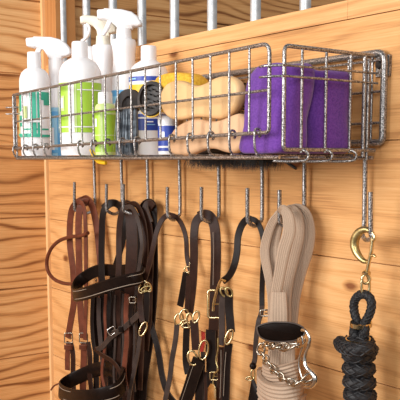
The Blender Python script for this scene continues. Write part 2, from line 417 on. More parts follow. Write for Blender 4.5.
# 5 cream-headed sprayer
U = Unit(104, 158, -.05)
t = thing('spray_bottle', U.loc(), 'white spray bottle with cream collar and curved cream trigger, behind the largest bottle', 'bottle', 'grooming bottles in the basket')
body(U, [(0,159),(9.5,158.5),(10.2,156),(10.5,90),(9.8,76),(9.6,66),(10.2,58),(11,53),(11.2,49),(10.4,45.8),(6,44.8),(0,44.8)], 'body', M_['white'], t)
body(U, [(7.2,46),(7.3,44),(6.8,36.5),(6.2,35.6),(0,35.4)], 'collar', M_['cream'], t)
poly_on(U, [(80.5,17.5),(84,15.8),(95,16.5),(101,18),(112,22),(117,28),(116,33),(110,34),(110,37),(98,37),(97,31),(93,26),(86,23.5),(81,24)], .024, 'sprayer_head', M_['cream'], t, .004)
b = MB(); b.ribbon([U.pt(*a) for a in ((87,23),(89.5,28),(88.5,34),(85,39),(81.5,41.5))], .014, .0045, RT, sm=5)
b.obj('trigger', [M_['white'], M_['white']], t)
# 6 tallest sprayer
U = Unit(124.5, 158, -.045)
t = thing('spray_bottle', U.loc(), 'tallest white trigger spray bottle with pale blue label band', 'bottle', 'grooming bottles in the basket')
body(U, [(0,159),(12,158.5),(12.8,156),(12.9,100),(12.4,85),(11.4,68),(11,60),(11.2,53),(11.8,48),(12,43.5),(11,40),(7.4,38.8),(0,38.8)], 'body', M_['white'], t)
body(U, [(7.6,40),(7.6,37),(7,29),(6.4,28),(0,27.8)], 'collar', M_['white'], t)
label(U, [(12.75,91,97,185,355,'sky'),(12.9,97,150,185,355,'paleblue'),(12.9,104,112,215,300,'white')], t)
poly_on(U, [(97.5,12),(98.5,10.3),(104,10),(105,9),(122,10),(132,12.5),(138,17),(142,23),(142,26),(138,27),(133,27.5),(132.5,29.5),(118,29.5),(116,26),(110,21.5),(105,20),(98,19.5)], .026, 'sprayer_head', M_['white'], t, .004)
poly_on(U, [(108,20),(112,21.5),(109.5,28),(104.5,36),(102,35.5),(105,27)], .012, 'trigger', M_['white'], t, .002)
# 7 domed bottle with blue label
U = Unit(149, 158, -.058)
t = thing('spray_bottle', U.loc(), 'white domed bottle with royal blue label, nearest the wooden brushes', 'bottle', 'grooming bottles in the basket')
body(U, [(0,159),(17,158.5),(19,156.5),(19.6,150),(19.7,84),(19.6,78),(18.7,72),(16.7,67.5),(13.5,64.2),(10,62),(7.8,60.6),(0,60.4)], 'body', M_['white'], t)
body(U, [(7.6,61.6),(7.9,60.5),(7.7,47.2),(7.1,46.2),(0,46)], 'cap', M_['white'], t)
label(U, [(19.8,78,82.5,188,330,'blue'),(19.8,79.5,81,200,235,'paleblue'),(19.8,86,94,200,262,'yellow')], t)
label(U, [(19.8,115,131,186,345,'blue'),(19.8,120,126,196,215,'white'),(19.8,118,119.6,240,300,'white'),(19.8,122,123.2,262,285,'white'),(19.8,125,125.8,262,290,'paleblue')], t)
# 8 small blue and white jar
U = Unit(167.5, 158, -.125)
t = thing('jar', U.loc(), 'small white jar with blue printed panel, half hidden by the lower wooden brush', 'jar')
body(U, [(0,159),(8.8,158.5),(9.6,156.5),(9.7,150),(9.7,124),(9.2,121),(0,120.5)], 'body', M_['white'], t)
body(U, [(9.9,124),(10,123),(10,117),(9.4,116),(0,115.8)], 'lid', M_['white'], t)
label(U, [(9.7,126,146,186,330,'blue'),(9.7,132,140,236,254,'white'),(9.7,148,151,200,320,'blue')], t)
# white bottle glimpsed between
U = Unit(91, 158, -.035)
t = thing('spray_bottle', U.loc(), 'plain white bottle mostly hidden behind the largest and cream-headed bottles', 'bottle', 'grooming bottles in the basket')
body(U, [(0,159),(7,158.5),(7.4,156),(7.4,60),(7,50),(6,47.5),(4.5,46.6),(0,46.4)], 'body', M_['white'], t)

# ---------------------------------------------------------------- brushes, comb, sponge, hoof pick
def front_poly(pts, y, th, name, m, par, bev=.006, k=4):
    pp = [(P(u, v, y).x, P(u, v, y).z) for u, v in pts]; pp = smooth2(pp, k)
    b = MB(); b.prism(pp, (0, y, 0), XV, ZV, YV, th, bev=bev); return b.obj(name, m, par)
def tufts(name, m, par, spots, ln, dr, spread=.25, r=.0006):
    b = MB()
    for p in spots:
        d = (V(dr)+V([random.uniform(-spread, spread) for _ in range(3)])).normalized()*ln*random.uniform(.8, 1.1)
        a = V(p); w = d.orthogonal().normalized()*r; w2 = d.cross(w).normalized()*r
        b.add([a+w, a-w*.5+w2, a-w*.5-w2, a+d], [(0,1,3),(1,2,3),(2,0,3)])
    o = b.obj(name, m, par); o['kind'] = 'stuff'; return o
def inside(poly, x, z):
    c = False; n = len(poly)
    for i in range(n):
        (x0, z0_), (x1, z1) = poly[i-1], poly[i]
        if (z0_ > z) != (z1 > z) and x < (x1-x0)*(z-z0_)/(z1-z0_)+x0: c = not c
    return c
up = [(159,102),(160,92),(165,84),(172,80.5),(180,81),(187,84),(195,85.5),(203,83),(211,78.5),(219,76),(227,76),(233,79.5),(236.5,86),(237,95),(235,105),(230,113),(223,118),(215,119),(207,118),(199,117),(191,117.5),(184,119),(177,120),(169,119),(162,112)]
lo = [(166.5,146),(168,137),(174,127.5),(182,122),(190,119.5),(198,119.5),(206,121),(214,121),(222,118.5),(230,115),(237,113.5),(242,118),(243.5,128),(242.5,140),(238,149),(231,153),(222,152),(213,149),(204,149),(195,152),(186,155.5),(176,155.5),(169,152.5)]
for nm, pts, y, m, lab in (('grooming_brush', up, -.165, 'beech', 'pale varnished wooden grooming brush with waisted back, lying on another brush'),
                       ('grooming_brush', lo, -.170, 'beech_dull', 'duller wooden grooming brush with waisted back, lying on the basket floor')):
    c = P(205, 118 if m == 'beech' else 155, y)
    t = thing(nm, c+V((0,.012,0)), lab, 'brush', 'wooden grooming brushes')
    front_poly(pts, y, .018, 'brush_back', M_[m], t)
    pl = [(P(u, v, y).x, P(u, v, y).z) for u, v in pts]; sp_ = []
    x0, x1 = min(a for a, _ in pl), max(a for a, _ in pl); z0_, z1 = min(a for _, a in pl), max(a for _, a in pl)
    while len(sp_) < 900:
        x, z = random.uniform(x0, x1), random.uniform(z0_, z1)
        if all(inside(pl, x+dx, z+dz) for dx, dz in ((.006,0),(-.006,0),(0,.006),(0,-.006))): sp_.append((x, y+.017, z))
    tufts('bristles', M_['bristle'], t, sp_, .034, (0,1,0), .12)
# black dandy brush lying bristles-down on the wire floor
c = q(-.93, -.09, .0)
t = thing('grooming_brush', q(-.93, -.09, .009), 'black-bristled brush lying face down, its bristles poking through the basket floor', 'brush', None)
b = MB(); pts = smooth2([(-.125,-.022),(-.09,-.03),(-.03,-.024),(.03,-.024),(.1,-.03),(.125,-.02),(.125,.02),(.1,.03),(.03,.024),(-.03,.024),(-.09,.03),(-.125,.022)], 4)
b.prism([(x*.8, y_*.85) for x, y_ in pts], q(-.985, -.086, .009), XV, YV, ZV, .014, bev=.004); b.obj('brush_back', M_['rubber'], t)
sp_ = [(random.uniform(-1.08, -.89), random.uniform(-.11, -.063), Z(.0095)) for _ in range(1100)]
tufts('bristles', M_['bristle'], t, sp_, .027, (-.1,-.1,-1), .5, .0007)
b = MB(); b.tube([P(276,157,-.1), P(283,160,-.1), P(290,164.5,-.1), P(296,168.5,-.1)], .0022, 8, sm=3); b.tube([P(287,157.5,-.08), P(292,159,-.08), P(298,160.5,-.08)], .0018, 8, sm=3)
o = b.obj('twig', M_['bristle']); tag(o, 'short dark twig-like scrap poking out beneath the basket under the purple wraps', 'twig')
# yellow sponge behind the upper brush
t = MB(); pp = [(P(u, v, -.1).x, P(u, v, -.1).z) for u, v in ((160,92),(161,80),(166,75),(175,73),(187,73),(194,75.5),(198,82),(198,100),(190,112),(165,112))]
t.prism(smooth2(pp, 4), (0, -.115, 0), XV, ZV, YV, .04, bev=.008); o = t.obj('sponge', M_['sponge'])
tag(o, 'yellow rounded sponge standing behind the upper wooden brush', 'sponge')
# black rubber curry comb with yellow rim
U = Unit(152, 158, -.155)
cc = U.pt(152, 99); t = thing('curry_comb', cc, 'round black rubber curry comb with a yellow rim leaning on the bottles', 'comb')
N1 = (-FH*.9+RT*-.35+V((0,0,.15))).normalized(); W1 = N1.cross(ZV).normalized(); H1 = W1.cross(N1)
def disc(b, rs, ns, mi=0, seg=36, sw=1., sh=1.2):
    vs = []; fs = []
    for r, n in zip(rs, ns):
        for k in range(seg):
            a = 2*math.pi*k/seg; vs.append(cc+W1*math.cos(a)*r*sw+H1*math.sin(a)*r*sh+N1*n)
    for i in range(len(rs)-1):
        for k in range(seg): fs.append((i*seg+k, i*seg+(k+1) % seg, (i+1)*seg+(k+1) % seg, (i+1)*seg+k))
    b.add(vs, fs, mi); return b
b = disc(MB(), (.0001,.014,.0225,.0235,.0225,.018,.0175,.012,.0001), (-.008,-.008,-.006,0,.007,.008,.001,.0,.0)); b.obj('pad', M_['rubber'], t)
b = disc(MB(), (.0232,.0246,.0246,.0232,.0232), (-.003,-.003,.001,.001,-.003)); b.obj('rim', M_['yellow'], t)
b = MB()
for r in (.006, .0125):
    for k in range(int(r*900)):
        a = 2*math.pi*k/int(r*900); o = cc+W1*math.cos(a)*r+H1*math.sin(a)*r*1.2
        b.tube([o, o+N1*.006], .0012, 6)
b.obj('rubber_teeth', M_['rubber'], t)
# dark body brush with strap and grey bristles
U = Unit(127, 158, -.155)
t = thing('body_brush', U.pt(127, 157), 'dark-strapped body brush with long grey-blue bristles standing beside the lime bottle', 'brush')
poly_on(U, [(119,98),(122,92),(130,90),(137,91),(140,97),(140,108),(136,112),(127,110),(121,113),(118.5,106)], .03, 'brush_back', M_['rubber'], t, .006, 4)
b = MB(); b.ribbon([U.pt(120,112,.018), U.pt(121,101,.02), U.pt(128,94,.021), U.pt(136,96,.02), U.pt(139,106,.018)], .012, .003, tuple(-FH), sm=5); b.obj('hand_strap', [M_['rubber'], M_['rubber']], t)
sp_ = [tuple(U.pt(random.uniform(118, 137), random.uniform(106, 112), random.uniform(-.012, .014))) for _ in range(900)]
tufts('bristles', M_['greybristle'], t, sp_, .078, tuple(RT*-.03-ZV), .07, .0013)
# yellow hoof pick lying on the floor of the basket
a0 = P(92, 150, -.178); b = MB()
pts = [P(91, 150, -.172), P(95, 157, -.172), P(99, 161.5, -.17), P(106, 163, -.168)]
b.tube(pts, lambda f: .003+.0012*math.sin(f*3.1), 10, sm=4); t = thing('hoof_pick', pts[0], 'thin yellow hoof pick poking down through the basket wires below the lime bottle', 'tool')
b.obj('handle', M_['yellow'], t)
b = MB(); b.tube([pts[0]+V((0,0,-.002)), pts[0]+V((-.004,.004,.006)), pts[0]+V((-.003,.008,.012))], .0012, 8, sm=3); b.obj('pick', M_['steel'], t)

# ---------------------------------------------------------------- purple fleece wraps
def wrap(name, x0, x1, y0, y1, z0_, z1, lean, lab, taper=.0):
    cx, cy = (x0+x1)/2, (y0+y1)/2; n = 44; rows = []
    b = MB(); vs = []; fs = []; prof = []
    for i in range(7): a = math.pi/2*i/6; prof.append((.8+.2*math.sin(a), .10*(1-math.cos(a))))
    for i in range(12): prof.append((1, .1+.78*(i+.5)/12))
    for i in range(7): a = math.pi/2*i/6; prof.append((.72+.28*math.cos(a), .88+.12*math.sin(a)))
    for s_, h in prof:
        for k in range(n):
            a = 2*math.pi*k/n; ca, sa = math.cos(a), math.sin(a); e = .5
            px = math.copysign(abs(ca)**e, ca); py = math.copysign(abs(sa)**e, sa)
            z = z0_+(z1-z0_)*h; w = 1+.035*math.sin(h*9+a*2)+.02*math.sin(a*5+h*4)
            vs.append((cx+px*(x1-x0)/2*s_*w*(1-taper*h), cy+py*(y1-y0)/2*s_*w+lean*h, z+.002*math.sin(a*3)*(h > .8)))
    for i in range(len(prof)-1):
        for k in range(n): fs.append((i*n+k, i*n+(k+1) % n, (i+1)*n+(k+1) % n, (i+1)*n+k))
    fs.append(tuple(range(n))); fs.append(tuple((len(prof)-1)*n+k for k in range(n)))
    b.add(vs, fs); t = thing(name, (cx, cy, z0_), lab, 'wrap', 'purple fleece wraps')
    b.obj('roll', M_['purple'], t); return t, cx, cy
W1_, cx, cy = wrap('fleece_wrap', -.868, -.776, -.177, -.122, Z(.0085), Z(.1225), .016, 'purple fleece leg wrap bundle at the front corner of the basket')
b = MB(); pts = [V((-.78+.0, -.118+.01*math.sin(k*.8)*.2, Z(.012+.1*k/8))) for k in range(9)]
W2_, cx, cy = wrap('fleece_wrap', -.868, -.779, -.106, -.036, Z(.0085), Z(.1185), .0, 'purple fleece leg wrap bundle behind the front corner one, near the wall')
# ---------------------------------------------------------------- tack
def PX(pts, y): return [P(p[0], p[1], p[2] if len(p) > 2 else y) for p in pts]
NRM = (.45, -.89, 0)
def strap(par, pts, wpx, y, lm, name='strap', n=NRM, t=.0032, lab=None, closed=False):
    q_ = PX(pts, y); mid = q_[len(q_)//2]; s = mpp(mid)
    tt = (q_[min(len(q_)-1, len(q_)//2+1)]-q_[max(0, len(q_)//2-1)]).normalized()
    w = tt.cross(V(n)).normalized(); fw = abs(w.dot(RT)); fz = abs(w.dot(UP)); ff = max(.35, math.hypot(fw, fz))
    wm = wpx*s/ff
    b = MB(); b.ribbon(q_, wm, t, n, closed); o = b.obj(name, lm, par)
    if lab: o['label'] = lab
    return o
def ring(par, u, v, ru, rv, y, r=.0016, m='brass', name='ring', tilt=0, lab=None):
    c = P(u, v, y); s = mpp(c); b = MB()
    pts = [c+RT*(math.cos(a)*ru*s*math.cos(tilt)-math.sin(a)*rv*s*math.sin(tilt))+ZV*(math.sin(a)*rv*s*math.cos(tilt)+math.cos(a)*ru*s*math.sin(tilt)) for a in [2*math.pi*k/20 for k in range(20)]]
    b.tube(pts, r, 8, closed=True); o = b.obj(name, M_[m], par)
    if lab: o['label'] = lab
    return o
def buckle(par, u, v, hw, hh, y, r=.0014, m='brass', tilt=0, name='buckle'):
    c = P(u, v, y); s = mpp(c); b = MB(); pts = []
    for sx_, sz in ((-1,-1),(1,-1),(1,1),(-1,1)):
        for a in range(4):
            an = {(-1,-1): math.pi, (1,-1): 1.5*math.pi, (1,1): 0, (-1,1): .5*math.pi}[(sx_,sz)]+a*math.pi/6
            rc = min(hw, hh)*.35; x = (sx_*(hw-rc)+math.cos(an)*rc)*s; z = (sz*(hh-rc)+math.sin(an)*rc)*s
            pts.append(c+RT*(x*math.cos(tilt)-z*math.sin(tilt))+ZV*(z*math.cos(tilt)+x*math.sin(tilt)))
    b.tube(pts, r, 8, closed=True)
    pr = [c+ZV*0-FH*.001, c+RT*(hw*s*math.cos(tilt))+ZV*(hw*s*math.sin(tilt))-FH*.003]
    b.tube(pr, r*.7, 6); return b.obj(name, M_[m], par)
def keeper(par, u, v, wpx, hpx, y, lm):
    c = P(u, v, y); s = mpp(c); b = MB()
    b.ribbon([c-RT*wpx*s/2, c-FH*.0035-RT*wpx*s/3, c-FH*.0035+RT*wpx*s/3, c+RT*wpx*s/2], hpx*s, .002, tuple(-FH+V((0,0,.01))), sm=3); return b.obj('keeper', lm, par)
def stitch(par, pts, y, r=.00045):
    b = MB(); b.tube(PX(pts, y), r, 5, sm=4); return b.obj('stitching', STITCH, par)

# 1 chestnut bridle
T = thing('bridle', P(78, 207, -.03), 'reddish chestnut leather bridle on the leftmost hook, with a thin looped strap', 'bridle', 'bridles and halters on the hooks')
strap(T, [(90,203,-.020),(84,200,-.028),(77,203,-.036),(72,210,-.04),(70,224,-.04),(70,245,-.04),(73,270,-.04),(74,300,-.038),(71,320,-.038),(68,338,-.038)], 6.5, -.04, L_RED, 'cheek_strap')
strap(T, [(88,203,-.03),(84,202,-.036),(80,208,-.043),(78.5,225,-.045),(79,255,-.045),(80,300,-.043),(83,338,-.043)], 7, -.043, L_RED, 'cheek_strap')
strap(T, [(76,207,-.045),(79,202,-.046),(83,205,-.048),(85,215,-.048),(86,240,-.048),(86,270,-.048),(86,300,-.046),(85,340,-.046)], 4, -.046, L_RED, 'strap')
strap(T, [(79,204,-.03),(86,199,-.028),(92,206,-.026),(96,222,-.026),(99,245,-.026),(101,270,-.028),(102,300,-.03)], 7, -.026, L_RED, 'crown_strap')
b = MB(); b.tube(PX([(88,233),(80,236),(70,237),(59,241),(51,249),(47,260),(48,271),(54,279),(63,283),(72,284),(82,283)], -.055), .0042, 10, sm=5); b.obj('rolled_cord', L_RED[0], T)
for u in (68.5, 83.5):
    buckle(T, u, 338, 4, 5, -.046, m='steel'); keeper(T, u, 347, 8, 5, -.048, L_RED)
strap(T, [(69,342),(67.5,355),(67.5,370)], 5.5, -.043, L_RED, 'strap_end'); strap(T, [(71,343),(73,355),(73,378),(74,392)], 5, -.038, L_DK, 'strap_end')
strap(T, [(84,342),(84,360),(83,378),(83,395)], 7, -.044, L_RED, 'strap_end'); strap(T, [(88,342),(90,356),(90,376),(92,395)], 5, -.04, L_DK, 'strap_end')

# 2 black bridle with two padded nosebands
T = thing('bridle', P(110, 207, -.03), 'black leather bridle with two padded nosebands jutting left, second hook', 'bridle', 'bridles and halters on the hooks')
strap(T, [(120,206,-.02),(114,203,-.03),(107,206,-.04),(103,214,-.045),(102,230,-.045),(101.5,255,-.045),(102,280,-.045),(103,310,-.043),(104,345,-.043)], 6.5, -.045, L_BK, 'cheek_strap')
strap(T, [(103,208,-.035),(109,203,-.03),(116,203,-.026),(121,209,-.024),(124,222,-.024),(123,240,-.024),(118,258,-.026),(113,275,-.028),(109,300,-.03),(107,345,-.03)], 6, -.026, L_BK, 'crown_strap')
def band(par, cpts, hpx, y0, name):
    q_ = [P(u, v, y) for u, v, y in cpts]; s = mpp(q_[0]); b = MB()
    qq = catmull(q_, 5, True); cen = sum(qq, V((0,0,0)))/len(qq)
    w = hpx*s
    def sec(i, N_): t_ = .0035; h = w/2; return [(-h*.85,-t_*.7),(-h,0),(-h*.85,t_*.7),(h*.85,t_*.7),(h,0),(h*.85,-t_*.7)]
    n = len(qq)
    b.sweep(qq, sec, True, 0, lambda i, N_: ((qq[i]-cen)*V((1,1,0))).normalized())
    o = b.obj(name, L_BK[0], par)
    for k, z in enumerate((.62, -.62)):
        b = MB(); out = [p+((p-cen)*V((1,1,0))).normalized()*.0032+ZV*(z*w/2) for p in qq]
        b.tube(out, .0007, 6, closed=True); b.obj('stitching', STITCH, o)
    return o
band(T, [(74,294,-.105),(79,295,-.125),(90,292,-.13),(108,286,-.12),(126,281,-.1),(142,277,-.07),(140,270,-.04),(120,271,-.03),(102,270,-.035),(90,274,-.05),(78,283,-.075)], 12.5, 0, 'noseband')
band(T, [(60,388,-.105),(64,394,-.13),(78,397,-.145),(98,396,-.14),(118,390,-.11),(124,378,-.075),(116,371,-.045),(100,369,-.035),(85,374,-.045),(70,381,-.07)], 15, 0, 'noseband')
strap(T, [(51,390),(54,386),(60,383)], 1.6, -.1, L_RED, 'strap_tip')
strap(T, [(93,296),(92,320),(93,340),(95,352)], 4, -.04, L_BK); strap(T, [(99,298),(99,320),(101,345),(103,366)], 4.5, -.05, L_GR, 'rein')
strap(T, [(97,350,-.06),(103,346,-.06),(112,336,-.062),(125,327,-.062),(140,313,-.062)], 5.5, -.062, L_GR, 'throat_lash', n=(.3,-.95,0))
buckle(T, 112, 331, 4, 3.4, -.068, m='chrome', tilt=.6); keeper(T, 121, 329, 5, 6, -.066, L_BK)
strap(T, [(95,349,-.06),(102,355,-.06),(112,361,-.06),(119,370,-.06),(124,384,-.06),(130,405,-.06),(134,425,-.06)], 4.5, -.06, L_DK, 'rein')
strap(T, [(107,290),(110,320),(110,350),(112,380),(112,420)], 7, -.035, L_BK)
b = MB(); b.lathe([(0,0),(.003,.001),(.0035,.003),(0,.004)], (0,0,0), 10); k_ = P(97, 280, -.05); b.v = [(k_.x+a, k_.y-c_, k_.z+d) for a, d, c_ in b.v]; b.obj('stud', M_['chrome'], T)

# 3 dark brown bridle
T = thing('bridle', P(128, 210, -.03), 'dark brown leather bridle with broad folded crownpiece, third hook', 'bridle', 'bridles and halters on the hooks')
strap(T, [(133,208,-.03),(128,206,-.036),(123,210,-.044),(120,222,-.047),(119,240,-.048),(119,262,-.05),(118,290,-.052),(118,330,-.05),(118,380,-.05)], 6, -.047, L_DK, 'crownpiece')
strap(T, [(124,208,-.03),(128,207,-.036),(131,216,-.04),(132,240,-.042),(131,270,-.044),(130,310,-.044),(129,360,-.044),(128,410,-.044)], 12, -.042, L_DK, 'cheek_strap')
strap(T, [(125,208,-.05),(131,207,-.05),(136,214,-.052),(140,228,-.052),(142,245,-.052),(140,262,-.052),(137,285,-.052),(136,310,-.05),(135,345,-.05)], 4, -.052, L_GR, 'rein')
strap(T, [(128,205,-.04),(135,204,-.04),(141,212,-.04),(145,230,-.04),(146,255,-.04),(143,280,-.04),(143,310,-.04),(142,345,-.04),(140,390,-.04)], 5, -.04, L_DK, 'strap')
for u, l, w in ((105,L_RED,3),(114.5,L_GR,2.2),(122.5,L_GR,2.2),(126,L_RED,5),(134,L_GR,2.4)):
    strap(T, [(u+1,292+random.uniform(0,8)),(u,315),(u+.8,340),(u-1+random.uniform(-2,2),372),(u+1,392)], w, -.056, l, 'hanging_strap')
buckle(T, 132.5, 300, 3, 3, -.064, m='steel'); strap(T, [(133,302),(131,312),(131,325)], 4, -.062, L_BK, 'strap_end')
strap(T, [(118,290,-.04),(116,330,-.035),(120,360,-.03),(124,395,-.03),(126,425,-.03)], 12, -.035, L_BK, 'cheek_strap')
for u0, u1, v0, v1, w, y, l in ((96,98,290,425,6,-.03,L_BK),(104,103,300,425,7,-.028,L_DK),(111,112,285,425,8,-.026,L_BK),(117,119,290,425,9,-.024,L_DK),(124,124,285,425,9,-.022,L_BK),
        (131,130,214,425,9,-.02,L_DK),(137,135,213,425,9,-.018,L_BK),(143,139,214,425,9,-.016,L_BK)):
    strap(T, [(u0+.5,v0),(u0+random.uniform(-1,1),(v0+v1)/2-20),((u0+u1)/2+random.uniform(-1,1),(v0+v1)/2+20),(u1,v1)], w, y, l, 'hanging_strap')
# 4 halter hung high on the wire behind
T = thing('halter', P(149, 207, -.02), 'black leather halter hung on the back wire between third and fourth hooks', 'halter', 'bridles and halters on the hooks')
strap(T, [(143,212,-.016),(144,206,-.018),(149,203,-.02),(153,207,-.02),(153.5,222,-.02),(154,250,-.02),(154,285,-.02),(152,315,-.02),(149,345,-.02),(144,380,-.02),(142,420,-.02)], 8, -.02, L_BK, 'cheek_strap')
strap(T, [(153,208,-.024),(149,204,-.026),(146,209,-.03),(148,222,-.03),(150,250,-.03),(149,285,-.03),(148,320,-.03),(145,350,-.03)], 8, -.03, L_DK, 'crown_strap')
strap(T, [(147,206,-.032),(149,214,-.034),(152,222,-.034)], 2.5, -.033, L_GR, 'tie')
strap(T, [(150,322),(155,338),(159,355),(162,375),(167,392),(176,404),(186,412)], 6, -.024, L_BK, 'chin_strap')
# 5 thin halter on fourth hook
T = thing('halter', P(168, 218, -.03), 'slim dark leather halter with brass fittings, looped over the fourth hook', 'halter', 'bridles and halters on the hooks')
strap(T, [(172,216,-.03),(168,215,-.036),(162,220,-.042),(157,231,-.05),(153.5,246,-.055),(150,262,-.058),(146,276,-.06),(143,284,-.062)], 5, -.05, L_DK, 'crown_strap')
strap(T, [(165,217,-.036),(169,215,-.034),(176,217,-.03),(182,225,-.028),(186,238,-.028),(187,256,-.028),(189,266,-.028),(191,272,-.028)], 4.5, -.03, L_DK, 'strap')
ring(T, 143, 287, 3.4, 6.5, -.066, .0017, tilt=-.45); ring(T, 148, 287, 3, 5, -.06, .0015, tilt=.4); ring(T, 146, 289, 5, 2.5, -.064, .0015, 'brass_dull', tilt=.3)
strap(T, [(141,291),(140,300),(141,312),(142.5,322)], 5.5, -.066, L_DK, 'cheek_strap'); strap(T, [(147,292),(147,305),(146,322)], 6, -.06, L_BK, 'cheek_strap')
ring(T, 143, 329, 3, 7.5, -.07, .0016, tilt=-.4)
strap(T, [(140,335),(138,352),(134,372),(130,392),(127,412),(125,425)], 4, -.068, L_GR, 'rein')
ring(T, 187.5, 269.5, 3, 3, -.04, .0016); b = MB(); b.tube(PX([(190,262),(190.5,270),(190,277)], -.045), .002, 8); b.obj('pin', M_['brass'], T)
strap(T, [(186,273),(184,285),(182,296),(180,306)], 6.5, -.045, L_BK, 'cheek_strap'); strap(T, [(189,276),(188,292),(187,312)], 5, -.05, L_DK, 'cheek_strap')
ring(T, 179, 319, 4, 6, -.055, .002, tilt=-.3)
strap(T, [(177,324),(175.5,340),(172,360),(169.5,380),(165,402),(163,425)], 5, -.058, L_GR, 'lead_strap')
# 6 halter, fifth hook
T = thing('halter', P(202, 219, -.03), 'dark brown leather halter with tall rectangular brass buckle, on the fifth hook', 'halter', 'bridles and halters on the hooks')
strap(T, [(207,217,-.032),(202,216,-.036),(196,222,-.042),(194,236,-.046),(194,256,-.046),(193,280,-.046),(191,300,-.046),(189,314,-.046)], 8, -.046, L_DK, 'crown_strap')
strap(T, [(199,217,-.036),(205,215,-.034),(211,218,-.03),(215,230,-.028),(216,255,-.028),(215,285,-.028),(214,320,-.03),(212,355,-.03),(211,372,-.03)], 10, -.028, L_DK, 'crown_strap')
stitch(T, [(213,232),(213.5,255),(213,285)], -.034)
for u, v, ru, rv, ti in ((184,315,4,6,-.3),(190,320,3,7,.15),(196,317,3,6,-.3),(187,325,5,2.6,.2)): ring(T, u, v, ru, rv, -.056, .0019, tilt=ti)
strap(T, [(187,322),(186,345),(186,362),(188,374)], 6.5, -.048, L_BK, 'cheek_strap'); strap(T, [(194,320),(195,335),(196,350)], 8, -.054, L_DK, 'cheek_strap')
ring(T, 192.5, 358, 4.5, 7.5, -.062, .002, tilt=.25)
strap(T, [(199,360),(194,374),(189,390),(183,408),(178,424)], 13, -.056, L_BK, 'noseband'); stitch(T, [(193,366),(187,384),(181,402)], -.0605)
strap(T, [(200,357),(200,375),(199,400),(199,425)], 8, -.045, L_BK, 'strap')
ring(T, 203.5, 350, 4.5, 10, -.05, .0018, tilt=-.15)
b = MB(); b.ribbon(PX([(203,332),(203,342),(201,352)], -.012), .011, .002, (0,-1,0)); o = b.obj('tag', [M_['red'], M_['red']], T); o['label'] = 'red cloth tag'
buckle(T, 215, 304, 7, 14, -.05, .0022)
b = MB(); b.tube(PX([(225,281),(221,280),(217,290),(214,302),(213,311)], -.062), .0022, 8, sm=4); b.obj('snap', M_['brass'], T)
keeper(T, 225, 292, 12, 6, -.05, L_BK)
# 7 halter, sixth hook
T = thing('halter', P(248, 223, -.03), 'black leather halter with loop curling to a brass ring, on the sixth hook', 'halter', 'bridles and halters on the hooks')
strap(T, [(253,221,-.032),(248,219,-.038),(242,225,-.042),(238,237,-.046),(237,252,-.05),(234,266,-.054),(229,276,-.056),(223,281,-.058)], 6.5, -.05, L_BK, 'crown_strap')
strap(T, [(245,222,-.038),(250,219,-.036),(257,222,-.032),(262,233,-.03),(264,250,-.03),(263,270,-.03),(262,290,-.03),(262,308,-.032)], 5, -.032, L_BK, 'crown_strap')
for u in (224, 229): ring(T, u, 292, 3, 5, -.06, .0016, 'brass_dull', tilt=.5)
strap(T, [(223,294),(222,310),(222,330),(221,345)], 6, -.052, L_GR, 'cheek_strap'); strap(T, [(229,294),(229,308),(230,320),(231,332)], 8, -.056, L_BK, 'cheek_strap')
ring(T, 229, 337, 3, 8, -.062, .0018, tilt=-.35)
strap(T, [(229,343),(227,360),(226,385),(225,425)], 7.5, -.058, L_BK, 'cheek_strap'); strap(T, [(221,347),(221,370),(220,400),(220,425)], 7, -.054, L_DK, 'cheek_strap')
stitch(T, [(226,352),(224.5,372),(223.5,396)], -.0625); stitch(T, [(221,350),(221,370),(220,398)], -.0585)
b = MB(); b.tube(PX([(218,338),(218,350),(216,360),(218,370),(214,374),(213,384)], -.062), .0014, 8, sm=3); b.obj('snap', M_['brass_dull'], T)
buckle(T, 214, 376, 4, 4, -.062, .0012)
b = MB(); pp = [(P(u, v, -.062).x, P(u, v, -.062).z) for u, v in ((208,388),(211,383.5),(214,384),(216,389),(216,412),(208,412))]
b.prism(pp, (0,-.063,0), XV, ZV, YV, .0015, bev=.0003); o = b.obj('name_plate', M_['brass'], T); o['label'] = 'brass plate'
strap(T, [(206,372),(207,390),(206,425)], 5, -.04, L_DK, 'strap'); strap(T, [(211,330),(211,350),(212,380),(212,425)], 10, -.036, L_BK, 'strap')
strap(T, [(203,352),(203,380),(203,425)], 4, -.04, L_GR, 'strap')
# cheek strap with tassel beneath
buckle(T, 264.5, 313, 4, 3, -.05, .0016, 'steel')
strap(T, [(262,306,-.036),(261,314,-.042),(258.5,322,-.048),(256,340,-.05),(255,358,-.05),(253,366,-.05)], 4.6, -.05, L_GR, 'strap')
b = MB(); c = P(253, 366, -.052); b.lathe([(0,-.006),(.004,-.0045),(.0058,0),(.004,.0045),(0,.006)], c, 14); b.obj('knot', L_BK[0], T)
ring(T, 253, 374, 1.8, 5, -.052, .0012, 'brass'); ring(T, 250, 378.5, 4, 1.8, -.054, .0014, 'brass')
for k in range(5): strap(T, [(253,380),(251+k*1.6,392),(249+k*2.4,405),(250+k*2,420)], 2.6, -.05-.002*k, L_BK, 'tassel')

